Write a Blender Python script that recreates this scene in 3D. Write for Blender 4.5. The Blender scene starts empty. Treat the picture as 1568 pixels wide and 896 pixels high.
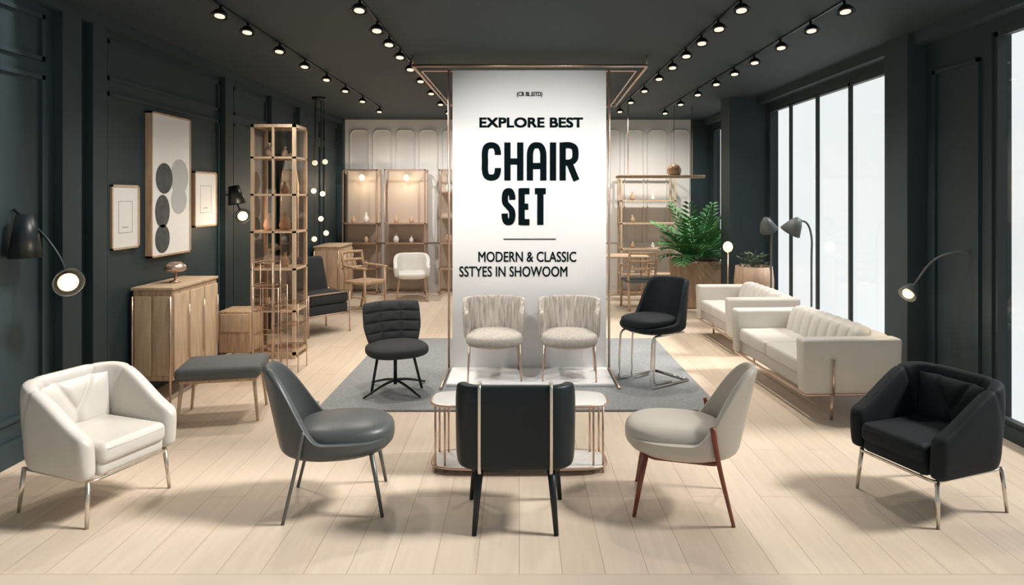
import bpy, bmesh, math, random
from mathutils import Vector, Matrix
random.seed(4)
scene = bpy.context.scene
COL = scene.collection
try:
    scene.view_settings.view_transform = 'Standard'
except Exception:
    pass

# ------------------------------------------------------------ helpers
def ss(a, b, x):
    t = max(0.0, min(1.0, (x - a) / (b - a)))
    return t * t * (3 - 2 * t)

def grp(name, loc=(0, 0, 0), rot=0.0, sc=1.0):
    e = bpy.data.objects.new(name, None)
    e.empty_display_size = 0.1
    COL.objects.link(e)
    e.location = loc
    e.rotation_euler = (0, 0, math.radians(rot))
    e.scale = (sc, sc, sc)
    return e

def mesh_obj(name, verts, faces, mat, parent=None, loc=(0, 0, 0), rot=(0, 0, 0), smooth=True, subsurf=0, solid=0.0):
    me = bpy.data.meshes.new(name)
    me.from_pydata([tuple(v) for v in verts], [], faces)
    bm = bmesh.new(); bm.from_mesh(me)
    bmesh.ops.remove_doubles(bm, verts=bm.verts, dist=1e-5)
    bmesh.ops.recalc_face_normals(bm, faces=bm.faces)
    bm.to_mesh(me); bm.free()
    if smooth:
        for p in me.polygons: p.use_smooth = True
    ob = bpy.data.objects.new(name, me)
    COL.objects.link(ob)
    if mat: me.materials.append(mat)
    ob.location = loc
    ob.rotation_euler = [math.radians(a) for a in rot]
    if parent: ob.parent = parent
    if solid:
        m = ob.modifiers.new('solid', 'SOLIDIFY'); m.thickness = solid; m.offset = 0
    if subsurf:
        m = ob.modifiers.new('sub', 'SUBSURF'); m.levels = subsurf; m.render_levels = subsurf
    return ob

def rbox(name, size, loc, mat, parent=None, bevel=0.0, rot=(0, 0, 0), seg=3, top=(1, 1)):
    bm = bmesh.new()
    bmesh.ops.create_cube(bm, size=1.0)
    for v in bm.verts:
        k = top if v.co.z > 0 else (1, 1)
        v.co = Vector((v.co.x * size[0] * k[0], v.co.y * size[1] * k[1], v.co.z * size[2]))
    if bevel > 0:
        bmesh.ops.bevel(bm, geom=list(bm.edges), offset=bevel, segments=seg, profile=0.5, affect='EDGES')
    me = bpy.data.meshes.new(name); bm.to_mesh(me); bm.free()
    if bevel > 0:
        for p in me.polygons: p.use_smooth = True
    me.materials.append(mat)
    ob = bpy.data.objects.new(name, me); COL.objects.link(ob)
    ob.location = loc; ob.rotation_euler = [math.radians(a) for a in rot]
    if parent: ob.parent = parent
    return ob

def boxes(name, lst, mat, parent=None, loc=(0, 0, 0)):
    vs, fs = [], []
    for (x0, x1, y0, y1, z0, z1) in lst:
        b = len(vs)
        vs += [(x0, y0, z0), (x1, y0, z0), (x1, y1, z0), (x0, y1, z0), (x0, y0, z1), (x1, y0, z1), (x1, y1, z1), (x0, y1, z1)]
        fs += [[b, b+3, b+2, b+1], [b+4, b+5, b+6, b+7], [b, b+1, b+5, b+4], [b+1, b+2, b+6, b+5], [b+2, b+3, b+7, b+6], [b+3, b, b+4, b+7]]
    me = bpy.data.meshes.new(name); me.from_pydata(vs, [], fs); me.materials.append(mat)
    ob = bpy.data.objects.new(name, me); COL.objects.link(ob); ob.location = loc
    if parent: ob.parent = parent
    return ob

def catmull(P, closed=False, k=6):
    P = [Vector(p) for p in P]; n = len(P); out = []
    rng = n if closed else n - 1
    for i in range(rng):
        if closed:
            p0, p1, p2, p3 = P[(i-1) % n], P[i], P[(i+1) % n], P[(i+2) % n]
        else:
            p0 = P[i-1] if i > 0 else P[0] * 2 - P[1]
            p1, p2 = P[i], P[i+1]
            p3 = P[i+2] if i + 2 < n else P[-1] * 2 - P[-2]
        for j in range(k):
            t = j / k
            out.append(0.5 * ((2*p1) + (-p0+p2)*t + (2*p0-5*p1+4*p2-p3)*t*t + (-p0+3*p1-3*p2+p3)*t**3))
    if not closed: out.append(P[-1])
    return out

def tube(name, pts, r, mat, parent=None, smooth=False, closed=False, n=10, r2=None, round_r=0.0):
    pts = [Vector(p) for p in pts]
    if round_r > 0:
        q = []
        m = len(pts)
        for i, p in enumerate(pts):
            if not closed and i in (0, m-1): q.append(p); continue
            a = pts[(i-1) % m]; b = pts[(i+1) % m]
            d1 = (a-p); d2 = (b-p)
            rr = min(round_r, d1.length*0.49, d2.length*0.49)
            A = p + d1.normalized()*rr; B = p + d2.normalized()*rr
            for j in range(6):
                t = j/5
                q.append(A*(1-t)**2 + p*2*t*(1-t) + B*t*t)
        pts = q
    if smooth: pts = catmull(pts, closed)
    N = len(pts); vs = []; fs = []
    def tan(i):
        if closed: return (pts[(i+1) % N] - pts[(i-1) % N]).normalized()
        if i == 0: return (pts[1]-pts[0]).normalized()
        if i == N-1: return (pts[-1]-pts[-2]).normalized()
        return ((pts[i+1]-pts[i]).normalized() + (pts[i]-pts[i-1]).normalized()).normalized()
    t0 = tan(0)
    up = Vector((0, 0, 1)) if abs(t0.z) < 0.9 else Vector((1, 0, 0))
    u = t0.cross(up).normalized()
    for i in range(N):
        t = tan(i)
        u = (u - t * u.dot(t)).normalized()
        v = t.cross(u)
        rr = r if r2 is None else r + (r2 - r) * i / (N-1)
        for j in range(n):
            a = 2*math.pi*j/n
            vs.append(pts[i] + (u*math.cos(a) + v*math.sin(a))*rr)
    for i in range(N if closed else N-1):
        i2 = (i+1) % N
        for j in range(n):
            fs.append([i*n+j, i*n+(j+1) % n, i2*n+(j+1) % n, i2*n+j])
    if not closed:
        fs.append(list(range(n))[::-1]); fs.append([(N-1)*n+j for j in range(n)])
    return mesh_obj(name, vs, fs, mat, parent)

def superell(name, size, loc, mat, parent=None, e1=0.4, e2=0.5, rot=(0, 0, 0), nu=40, nv=20, dome=0.0):
    vs, fs = [], []
    f = lambda c, e: math.copysign(abs(c)**e, c)
    for i in range(nv+1):
        ph = -math.pi/2 + math.pi*i/nv
        for j in range(nu):
            th = 2*math.pi*j/nu
            x = size[0]/2*f(math.cos(ph), e1)*f(math.cos(th), e2)
            y = size[1]/2*f(math.cos(ph), e1)*f(math.sin(th), e2)
            z = size[2]/2*f(math.sin(ph), e1)
            if dome and z > 0:
                z += dome*(1-(2*x/size[0])**2)*(1-(2*y/size[1])**2)
            vs.append((x, y, z))
    for i in range(nv):
        for j in range(nu):
            fs.append([i*nu+j, i*nu+(j+1) % nu, (i+1)*nu+(j+1) % nu, (i+1)*nu+j])
    return mesh_obj(name, vs, fs, mat, parent, loc, rot)

def lathe(name, prof, mat, parent=None, loc=(0, 0, 0), rot=(0, 0, 0), n=24):
    vs, fs = [], []
    m = len(prof)
    for (r, z) in prof:
        for j in range(n):
            a = 2*math.pi*j/n
            vs.append((max(r, 1e-4)*math.cos(a), max(r, 1e-4)*math.sin(a), z))
    for i in range(m-1):
        for j in range(n):
            fs.append([i*n+j, i*n+(j+1) % n, (i+1)*n+(j+1) % n, (i+1)*n+j])
    return mesh_obj(name, vs, fs, mat, parent, loc, rot)

def resample(P, n):
    P = [Vector((p[0], p[1])) for p in P]
    L = [0]
    for i in range(1, len(P)): L.append(L[-1] + (P[i]-P[i-1]).length)
    out = []; k = 0
    for i in range(n):
        d = L[-1]*i/(n-1)
        while k < len(P)-2 and L[k+1] < d: k += 1
        t = (d-L[k])/max(1e-9, L[k+1]-L[k])
        out.append(P[k].lerp(P[k+1], min(1, t)))
    return out

def upath(w, d, r, n=90):
    P = [(w/2, -d/2)]
    for i in range(13):
        a = math.pi/2*i/12
        P.append((w/2-r+r*math.cos(a), d/2-r+r*math.sin(a)))
    for i in range(13):
        a = math.pi/2+math.pi/2*i/12
        P.append((-w/2+r+r*math.cos(a), d/2-r+r*math.sin(a)))
    P.append((-w/2, -d/2))
    return resample(P, n)

def wall_loft(name, P, hf, b, t, mat, parent, flare=0.0, grooves=(), gd=0.012, gw=0.008, endr=0.05, gslant=0.0, sq=0.75):
    N = len(P); vs = []; fs = []; K = 28
    rings = []
    for i in range(N):
        s = i/(N-1)
        tg = (P[min(i+1, N-1)] - P[max(i-1, 0)]).normalized()
        rings.append((P[i], tg, s, 1.0))
    E = 5
    pre = []; post = []
    for k in range(1, E+1):
        a = math.pi/2*k/E*0.97
        pre.insert(0, (P[0]-rings[0][1]*endr*math.sin(a), rings[0][1], 0.0, math.cos(a)))
        post.append((P[-1]+rings[-1][1]*endr*math.sin(a), rings[-1][1], 1.0, math.cos(a)))
    R = pre+rings+post
    for (p, tg, s, sc) in R:
        nrm = Vector((tg.y, -tg.x))
        h = hf(s, p.x, p.y)
        hh = h - endr*(1-sc); b2 = b + endr*(1-sc)
        half = t*max(sc, 0.05)/2
        for j in range(K):
            a = 2*math.pi*j/K
            sa, ca = math.sin(a), math.cos(a)
            ox = half*math.copysign(abs(ca)**0.35, ca)
            zc, zh = (hh+b2)/2, (hh-b2)/2
            zz = zc + zh*math.copysign(min(1.0, abs(sa)**sq), sa)
            k01 = (zz-b)/max(0.01, (h-b))
            g = sum(math.exp(-(((s+gslant*(k01-0.5)*(1 if q < 0.5 else -1 if q > 0.5 else 0))-q)/gw)**2) for q in grooves)
            if half > 0.01: ox *= (1 - min(0.8, g*gd/half))
            zz -= g*gd*0.5 if sa > 0.6 else 0
            off = flare*(zz-b)
            q2 = p + nrm*(ox+off)
            vs.append((q2.x, q2.y, zz))
    M_ = len(R)
    for i in range(M_-1):
        for j in range(K):
            fs.append([i*K+j, i*K+(j+1) % K, (i+1)*K+(j+1) % K, (i+1)*K+j])
    fs.append(list(range(K))); fs.append([(M_-1)*K+j for j in range(K)])
    return mesh_obj(name, vs, fs, mat, parent, subsurf=1)

def bowl(name, a, b, z0, z1, hf, mat, parent, lean=0.2, pw=0.85, solid=0.035, narrow=0.0, nphi=64, nv=22):
    vs, fs = [], []
    f = lambda c: math.copysign(abs(c)**pw, c)
    for i in range(nv+1):
        v = i/nv
        for j in range(nphi):
            ph = 2*math.pi*j/nphi
            cx, cy = f(math.cos(ph)), f(math.sin(ph))
            if v < 0.45:
                q = v/0.45*math.pi/2
                rr = math.sin(q); z = z0 + (z1-z0)*(1-math.cos(q))
                x, y = a*rr*cx, b*rr*cy
            else:
                q = (v-0.45)/0.55
                h = hf(math.sin(ph))
                z = z1 + (h-z1)*q
                x, y = a*cx*(1-narrow*max(0, z-0.48)), b*cy
                y += lean*max(0, z-z1)*max(0, math.sin(ph))
            vs.append((x, y, z))
    for i in range(nv):
        for j in range(nphi):
            fs.append([i*nphi+j, i*nphi+(j+1) % nphi, (i+1)*nphi+(j+1) % nphi, (i+1)*nphi+j])
    return mesh_obj(name, vs, fs, mat, parent, solid=solid, subsurf=1)

# ------------------------------------------------------------ materials
def M(name, col, rough=0.5, metal=0.0, bump=0.0, bscale=50, var=0.0, vscale=4, sheen=0.0, coat=0.0, stretch=(1, 1, 1), emit=None, estr=0, spec=0.5):
    m = bpy.data.materials.new(name); m.use_nodes = True
    nt = m.node_tree; N = nt.nodes; L = nt.links
    p = N['Principled BSDF']
    p.inputs['Base Color'].default_value = (*col, 1)
    p.inputs['Roughness'].default_value = rough
    p.inputs['Metallic'].default_value = metal
    p.inputs['Specular IOR Level'].default_value = spec
    if sheen: p.inputs['Sheen Weight'].default_value = sheen; p.inputs['Sheen Roughness'].default_value = 0.4
    if coat: p.inputs['Coat Weight'].default_value = coat
    if emit:
        p.inputs['Emission Color'].default_value = (*emit, 1); p.inputs['Emission Strength'].default_value = estr
    tc = N.new('ShaderNodeTexCoord'); mp = N.new('ShaderNodeMapping'); mp.inputs['Scale'].default_value = stretch
    L.new(tc.outputs['Object'], mp.inputs['Vector'])
    if bump:
        nz = N.new('ShaderNodeTexNoise'); nz.inputs['Scale'].default_value = bscale; nz.inputs['Detail'].default_value = 4
        L.new(mp.outputs[0], nz.inputs['Vector'])
        bp = N.new('ShaderNodeBump'); bp.inputs['Strength'].default_value = bump; bp.inputs['Distance'].default_value = 0.01
        L.new(nz.outputs['Fac'], bp.inputs['Height']); L.new(bp.outputs[0], p.inputs['Normal'])
    if var:
        nz = N.new('ShaderNodeTexNoise'); nz.inputs['Scale'].default_value = vscale; nz.inputs['Detail'].default_value = 5
        L.new(mp.outputs[0], nz.inputs['Vector'])
        cr = N.new('ShaderNodeValToRGB')
        cr.color_ramp.elements[0].position = 0.3; cr.color_ramp.elements[1].position = 0.7
        cr.color_ramp.elements[0].color = (*[c*(1-var) for c in col], 1)
        cr.color_ramp.elements[1].color = (*[min(1, c*(1+var)) for c in col], 1)
        L.new(nz.outputs['Fac'], cr.inputs[0]); L.new(cr.outputs[0], p.inputs['Base Color'])
    return m

white_leather = M('white_leather', (0.60, 0.57, 0.525), 0.42, bump=0.06, bscale=90, var=0.03)
sofa_leather = M('sofa_leather', (0.58, 0.555, 0.515), 0.45, bump=0.05, bscale=80, var=0.03)
black_velvet = M('black_velvet', (0.006, 0.0105, 0.0135), 0.7, bump=0.1, bscale=60, var=0.2, spec=0.28)
grey_leather = M('grey_leather', (0.070, 0.079, 0.080), 0.40, bump=0.06, bscale=80, var=0.06)
cream_leather = M('cream_leather', (0.57, 0.52, 0.455), 0.45, bump=0.05, bscale=80, var=0.03)
teal_black = M('teal_black_leather', (0.005, 0.012, 0.016), 0.42, bump=0.05, bscale=80, spec=0.35)
dark_fabric = M('charcoal_fabric', (0.034, 0.037, 0.039), 0.85, bump=0.25, bscale=160, spec=0.25)
grey_cushion = M('grey_cushion', (0.10, 0.108, 0.112), 0.7, bump=0.1, bscale=100)
knit = M('woven_beige', (0.47, 0.43, 0.39), 0.9, bump=0.9, bscale=34, var=0.38, vscale=16, stretch=(3.2, 3.2, 0.35))
knit_seat = M('woven_seat', (0.45, 0.415, 0.375), 0.9, bump=0.4, bscale=120, var=0.12, vscale=30)
rose_gold = M('rose_gold', (0.64, 0.47, 0.375), 0.3, 0.85)
champagne = M('champagne_metal', (0.72, 0.66, 0.58), 0.25, 0.95)
chrome = M('chrome', (0.75, 0.75, 0.75), 0.15, 1.0)
grey_metal = M('grey_metal', (0.14, 0.145, 0.14), 0.4, 0.5)
black_metal = M('black_metal', (0.008, 0.013, 0.016), 0.4, 0.2)
wood = M('oak_wood', (0.48, 0.33, 0.21), 0.5, var=0.25, vscale=5, stretch=(8, 8, 0.7), bump=0.05, bscale=10)
woodh = M('oak_wood_light', (0.57, 0.425, 0.29), 0.5, var=0.15, vscale=5, stretch=(6, 6, 1))
walnut = M('red_walnut', (0.19, 0.042, 0.018), 0.35, var=0.3, vscale=6, stretch=(10, 10, 0.8), coat=0.3)
darkwall = M('dark_teal_wall', (0.0185, 0.036, 0.042), 0.55, var=0.08, vscale=1.2)
ceilmat = M('dark_ceiling', (0.021, 0.036, 0.041), 0.7)
backwhite = M('back_wall_white', (0.74, 0.725, 0.705), 0.7)
winframe = M('window_frame', (0.03, 0.04, 0.043), 0.5)
pill = M('pier_paint', (0.027, 0.047, 0.054), 0.55)
bannerw = M('banner_white', (0.88, 0.885, 0.89), 0.6, spec=0.3)
ink = M('ink', (0.004, 0.009, 0.011), 0.9, spec=0.0)
marble = M('white_marble', (0.70, 0.685, 0.66), 0.2, var=0.05, vscale=3)
artw = M('art_paper', (0.80, 0.795, 0.785), 0.6)
artd = M('art_charcoal', (0.06, 0.065, 0.07), 0.7, var=0.3, vscale=12)
artg = M('art_grey', (0.45, 0.46, 0.46), 0.7)
glow = M('lamp_glow', (0.9, 0.7, 0.45), 0.4, emit=(1, 0.74, 0.45), estr=1.5)
glow_s = M('spot_glow', (1, 0.95, 0.85), 0.4, emit=(1, 0.84, 0.66), estr=0.8)
leafm = M('leaf_green', (0.07, 0.24, 0.07), 0.5, var=0.5, vscale=9)
leafd = M('leaf_grey_green', (0.10, 0.15, 0.09), 0.6, var=0.4, vscale=9)
soil = M('soil', (0.05, 0.035, 0.025), 0.9)
terra = M('tan_planter', (0.48, 0.33, 0.23), 0.6, var=0.15, vscale=4, stretch=(6, 6, 0.8))
ceramic = M('ceramic_white', (0.70, 0.68, 0.64), 0.35)
lampgrey = M('lamp_grey', (0.09, 0.10, 0.10), 0.5)
shelfback = M('shelf_back_tan', (0.46, 0.385, 0.315), 0.7)
rug = M('rug_grey', (0.28, 0.295, 0.302), 0.95, bump=0.5, bscale=220, var=0.16, vscale=60)

def glassmat(name, col, fac):
    g_ = bpy.data.materials.new(name); g_.use_nodes = True
    nt = g_.node_tree; nt.nodes.clear()
    o = nt.nodes.new('ShaderNodeOutputMaterial'); mx = nt.nodes.new('ShaderNodeMixShader')
    tr = nt.nodes.new('ShaderNodeBsdfTransparent'); tr.inputs[0].default_value = (*col, 1)
    gl = nt.nodes.new('ShaderNodeBsdfGlossy'); gl.inputs['Roughness'].default_value = 0.02
    mx.inputs[0].default_value = fac
    nt.links.new(tr.outputs[0], mx.inputs[1]); nt.links.new(gl.outputs[0], mx.inputs[2]); nt.links.new(mx.outputs[0], o.inputs[0])
    return g_
glass = glassmat('clear_glass', (1, 1, 1), 0.04)
amber_glass = glassmat('bronze_glass', (0.90, 0.85, 0.80), 0.14)

# floor planks
fm = bpy.data.materials.new('oak_plank_floor'); fm.use_nodes = True
nt = fm.node_tree; N = nt.nodes; L = nt.links; p = N['Principled BSDF']
tc = N.new('ShaderNodeTexCoord'); mp = N.new('ShaderNodeMapping'); mp.inputs['Rotation'].default_value = (0, 0, math.pi/2)
L.new(tc.outputs['Object'], mp.inputs[0])
br = N.new('ShaderNodeTexBrick'); L.new(mp.outputs[0], br.inputs['Vector'])
br.inputs['Scale'].default_value = 1.0; br.inputs['Brick Width'].default_value = 1.9; br.inputs['Row Height'].default_value = 0.2
br.inputs['Mortar Size'].default_value = 0.0025; br.inputs['Mortar Smooth'].default_value = 0.4
br.inputs['Color1'].default_value = (0.66, 0.55, 0.435, 1); br.inputs['Color2'].default_value = (0.61, 0.50, 0.39, 1)
br.inputs['Mortar'].default_value = (0.42, 0.33, 0.25, 1)
br.offset = 0.37
mp2 = N.new('ShaderNodeMapping'); mp2.inputs['Scale'].default_value = (9, 0.8, 1); L.new(tc.outputs['Object'], mp2.inputs[0])
nz = N.new('ShaderNodeTexNoise'); nz.inputs['Scale'].default_value = 3; nz.inputs['Detail'].default_value = 6; L.new(mp2.outputs[0], nz.inputs[0])
mr = N.new('ShaderNodeMapRange'); mr.inputs[3].default_value = 0.88; mr.inputs[4].default_value = 1.10; L.new(nz.outputs['Fac'], mr.inputs[0])
mm = N.new('ShaderNodeVectorMath'); mm.operation = 'SCALE'; L.new(br.outputs['Color'], mm.inputs[0]); L.new(mr.outputs[0], mm.inputs['Scale'])
L.new(mm.outputs[0], p.inputs['Base Color']); p.inputs['Roughness'].default_value = 0.52
bp = N.new('ShaderNodeBump'); bp.inputs['Strength'].default_value = 0.2; bp.inputs['Distance'].default_value = 0.004; bp.invert = True
L.new(br.outputs['Fac'], bp.inputs['Height']); L.new(bp.outputs[0], p.inputs['Normal'])
plain_floor = M('threshold_stone', (0.60, 0.50, 0.40), 0.5)

# ------------------------------------------------------------ room shell
LX, RX, BY, CZ = -3.3, 3.5, 12.0, 3.15
FY = 2.4
boxes('floor', [(LX-0.2, RX+0.2, 3.02, BY+0.2, -0.1, 0.0)], fm)
boxes('trim_1', [(LX-0.2, RX+0.2, 0.6, 3.02, -0.1, -0.001)], plain_floor)
boxes('ceiling', [(LX-0.2, RX+0.2, 4.25, BY+0.2, CZ, CZ+0.1)], ceilmat)
boxes('wall_left', [(LX-0.15, LX, FY, BY, 0, CZ)], darkwall)
boxes('wall_back', [(LX-0.15, 3.15, BY, BY+0.15, 0, CZ)], backwhite)
boxes('wall_back_pier', [(3.15, RX+0.15, BY, BY+0.15, 0, CZ)], darkwall)
wt = 2.96; wb = 0.10
boxes('wall_right', [
    (RX, RX+0.15, FY, BY, wt, CZ), (RX, RX+0.15, FY, BY, 0, wb),
    (RX, RX+0.15, 4.84, 6.0, wb, wt), (RX, RX+0.15, 9.2, 9.9, wb, wt), (RX, RX+0.15, 11.85, BY, wb, wt)], darkwall)
def window(name, y0, y1, mull):
    g = grp(name)
    f = 0.035
    L_ = [(RX+0.02, RX+0.08, y0, y0+f, wb, wt), (RX+0.02, RX+0.08, y1-f, y1, wb, wt), (RX+0.02, RX+0.08, y0, y1, wt-f, wt), (RX+0.02, RX+0.08, y0, y1, wb, wb+f)]
    for y in mull: L_.append((RX+0.02, RX+0.055, y-0.018, y+0.018, wb, wt))
    boxes('frame', L_, winframe, g)
    boxes('pane', [(RX+0.055, RX+0.06, y0+f, y1-f, wb+f, wt-f)], glass, g)
window('window_1', 2.45, 4.84, [3.3])
window('window_2', 6.0, 9.2, [6.2, 6.97, 7.74, 8.5])
window('window_3', 9.9, 11.85, [10.6, 11.25])
boxes('trim_2', [(RX-0.16, RX, 5.62, 5.97, 0, CZ)], pill)
boxes('trim_3', [(2.98, RX, 9.25, 9.65, 0, CZ)], pill)
boxes('trim_4', [(RX-0.12, RX, 4.3, BY, CZ-0.1, CZ)], pill)
boxes('baseboard_left', [(LX, LX+0.02, FY, BY, 0, 0.16)], darkwall)
boxes('baseboard_back', [(LX, 3.15, BY-0.02, BY, 0, 0.14)], backwhite)
boxes('baseboard_right', [(RX-0.02, RX, 4.84, 5.62, 0, 0.14)], darkwall)

def frame_boxes_x(x, sgn, y0, y1, z0, z1, w=0.03, d=0.022):
    xa, xb = (x, x+d) if sgn > 0 else (x-d, x)
    return [(xa, xb, y0, y1, z0, z0+w), (xa, xb, y0, y1, z1-w, z1), (xa, xb, y0, y0+w, z0, z1), (xa, xb, y1-w, y1, z0, z1)]
L_ = []
for (a, b) in [(2.6, 3.6), (3.75, 4.52), (5.2, 7.15), (7.5, 8.5), (8.75, 9.6), (9.85, 10.8), (11.0, 11.8)]:
    L_ += frame_boxes_x(LX, 1, a, b, 0.28, 2.58)
    L_ += frame_boxes_x(LX, 1, a, b, 2.68, 3.0)
boxes('trim_5', L_, darkwall)
boxes('trim_6', [(LX, LX+0.07, 4.62, 4.82, 0, CZ), (LX, LX+0.07, 4.95, 5.12, 0, CZ), (LX, LX+0.06, 7.2, 7.4, 0, CZ), (LX, LX+0.06, 8.55, 8.7, 0, CZ),
                 (LX, LX+0.06, 9.65, 9.8, 0, CZ), (LX, LX+0.10, 11.85, BY, 0, CZ)], darkwall)
boxes('trim_7', [(LX, LX+0.09, 4.3, BY, CZ-0.09, CZ)], darkwall)
L_ = frame_boxes_x(RX, -1, 4.95, 5.5, 0.3, 2.8)
boxes('trim_8', L_, darkwall)
def arch_panels():
    vs, fs = [], []
    xs = [-3.1+0.42*i for i in range(15)]
    for i, x in enumerate(xs):
        x0, x1 = x, x+0.34
        pts = [(x0, 0.9), (x0, 2.86)]
        for j in range(1, 7):
            a = math.pi - math.pi/2*j/6
            pts.append((x0+0.1+0.1*math.cos(a), 2.86+0.1*math.sin(a)))
        for j in range(1, 7):
            a = math.pi/2 - math.pi/2*j/6
            pts.append((x1-0.1+0.1*math.cos(a), 2.86+0.1*math.sin(a)))
        pts += [(x1, 0.9)]
        P3 = [Vector((q[0], BY-0.01, q[1])) for q in pts]
        n = 6
        N_ = len(P3); b = len(vs)
        for a_i in range(N_):
            t = (P3[(a_i+1) % N_]-P3[(a_i-1) % N_]).normalized()
            u = t.cross(Vector((0, 1, 0))).normalized(); v = Vector((0, 1, 0))
            for j in range(n):
                a = 2*math.pi*j/n
                vs.append(P3[a_i]+u*math.cos(a)*0.013+v*math.sin(a)*0.02)
        for a_i in range(N_):
            i2 = (a_i+1) % N_
            for j in range(n): fs.append([b+a_i*n+j, b+a_i*n+(j+1) % n, b+i2*n+(j+1) % n, b+i2*n+j])
    mesh_obj('trim_9', vs, fs, backwhite)
arch_panels()

# ------------------------------------------------------------ rug
rbox('rug', (3.3, 2.66, 0.018), (0, 6.62, 0.0095), rug, bevel=0.006, seg=2)

# ------------------------------------------------------------ track lights
def aim(lo, d):
    lo.rotation_euler = Vector(d).normalized().to_track_quat('-Z', 'Y').to_euler()
def tracks():
    rows = {-2.18: [4.27, 4.77, 5.25, 5.95, 6.65, 7.4, 8.2, 9.1, 10.2],
            -1.13: [4.63, 5.2, 5.68, 6.2, 6.8, 7.5, 8.4, 9.4, 10.4],
            1.57: [4.63, 5.15, 5.63, 6.15, 6.7, 7.35, 8.2, 9.2, 10.2],
            2.32: [4.66, 5.2, 5.8, 6.45, 7.05, 7.7, 8.5, 9.4, 10.4]}
    for x, ys in rows.items():
        boxes('ceiling_light_track', [(x-0.008, x+0.008, 4.26, ys[-1]+0.3, CZ-0.012, CZ)], black_metal)
        for i, y in enumerate(ys):
            g = grp('track_spotlight', (x, y, CZ-0.012))
            tube('stem', [(0, 0, 0), (0, 0, -0.045)], 0.010, black_metal, g)
            lathe('shade', [(0.0, -0.030), (0.026, -0.033), (0.042, -0.047), (0.064, -0.080), (0.066, -0.088), (0.056, -0.086), (0.05, -0.079)], black_metal, g, rot=(-12, 0, 0))
            lathe('lens', [(0.0, -0.085), (0.036, -0.085), (0.036, -0.079), (0, -0.079)], glow_s, g, rot=(-12, 0, 0))
            banner_spot = (x in (-1.13, 1.57) and i == 0)
            if i % 2 == 0 and (y > 5.0 or banner_spot):
                ld = bpy.data.lights.new('spot', 'SPOT'); ld.color = (1, 0.92, 0.82)
                ld.spot_blend = 1.0; ld.shadow_soft_size = 0.06
                ld.spot_size = math.radians(130); ld.energy = 98
                lo = bpy.data.objects.new('spot_light', ld); COL.objects.link(lo); lo.location = (0, 0.01, -0.13); lo.parent = g
                if banner_spot:
                    ld.spot_size = math.radians(80); ld.energy = 165; ld.color = (1, 0.97, 0.93)
                    aim(lo, (0.1-x, 6.5-y, 1.45-2.95))
                elif y > 10:
                    ld.energy = 125; aim(lo, (0, 0.55, -1)); ld.color = (1, 0.95, 0.89)
                elif abs(x) > 2.2:
                    ld.energy = 60
tracks()

# ------------------------------------------------------------ banner
def ribbon(strokes, ox, oz, sx, sz, w, y):
    vs, fs = [], []
    for (pts, sm) in strokes:
        P = [Vector((ox+p[0]*sx, 0, oz+p[1]*sz)) for p in pts]
        if sm: P = catmull(P, k=8)
        b = len(vs)
        for i in range(len(P)):
            t = (P[min(i+1, len(P)-1)]-P[max(i-1, 0)]).normalized()
            nn = Vector((-t.z, 0, t.x))*w/2
            vs += [(P[i].x+nn.x, y, P[i].z+nn.z), (P[i].x-nn.x, y, P[i].z-nn.z)]
        for i in range(len(P)-1):
            fs.append([b+2*i, b+2*i+1, b+2*i+3, b+2*i+2])
        y -= 0.0004
    return vs, fs
q_ = 0.09
LET = {
 'C': [([(1, .70), (1, .80), (.86, .95), (.5, 1.0), (.14, .95), (0, .78), (0, .5), (0, .22), (.14, .05), (.5, 0), (.86, .05), (1, .2), (1, .30)], True)],
 'H': [([(0, -q_), (0, 1+q_)], False), ([(1, -q_), (1, 1+q_)], False), ([(0, .5), (1, .5)], False)],
 'A': [([(0, -q_), (0, .4), (.02, .78), (.2, .96), (.5, 1.0), (.8, .96), (.98, .78), (1, .4), (1, -q_)], True), ([(0, .36), (1, .36)], False)],
 'I': [([(0, -q_), (0, 1+q_)], False)],
 'R': [([(0, -q_), (0, 1+q_)], False), ([(0, 1.0), (.55, 1.0), (.92, .92), (1, .74), (.92, .56), (.55, .47), (0, .47)], True), ([(.5, .47), (1.08, -q_)], False)],
 'S': [([(1, .72), (.98, .84), (.8, .97), (.5, 1.0), (.18, .96), (.02, .8), (.1, .62), (.5, .5), (.9, .38), (1, .2), (.84, .04), (.5, 0), (.18, .03), (.02, .16), (0, .28)], True)],
 'E': [([(0, -q_), (0, 1+q_)], False), ([(-.2, 1), (1.3, 1)], False), ([(0, .5), (1.1, .5)], False), ([(-.2, 0), (1.3, 0)], False)],
 'T': [([(.5, -q_), (.5, 1.0)], False), ([(-.3, 1.0), (1.3, 1.0)], False)],
}
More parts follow.
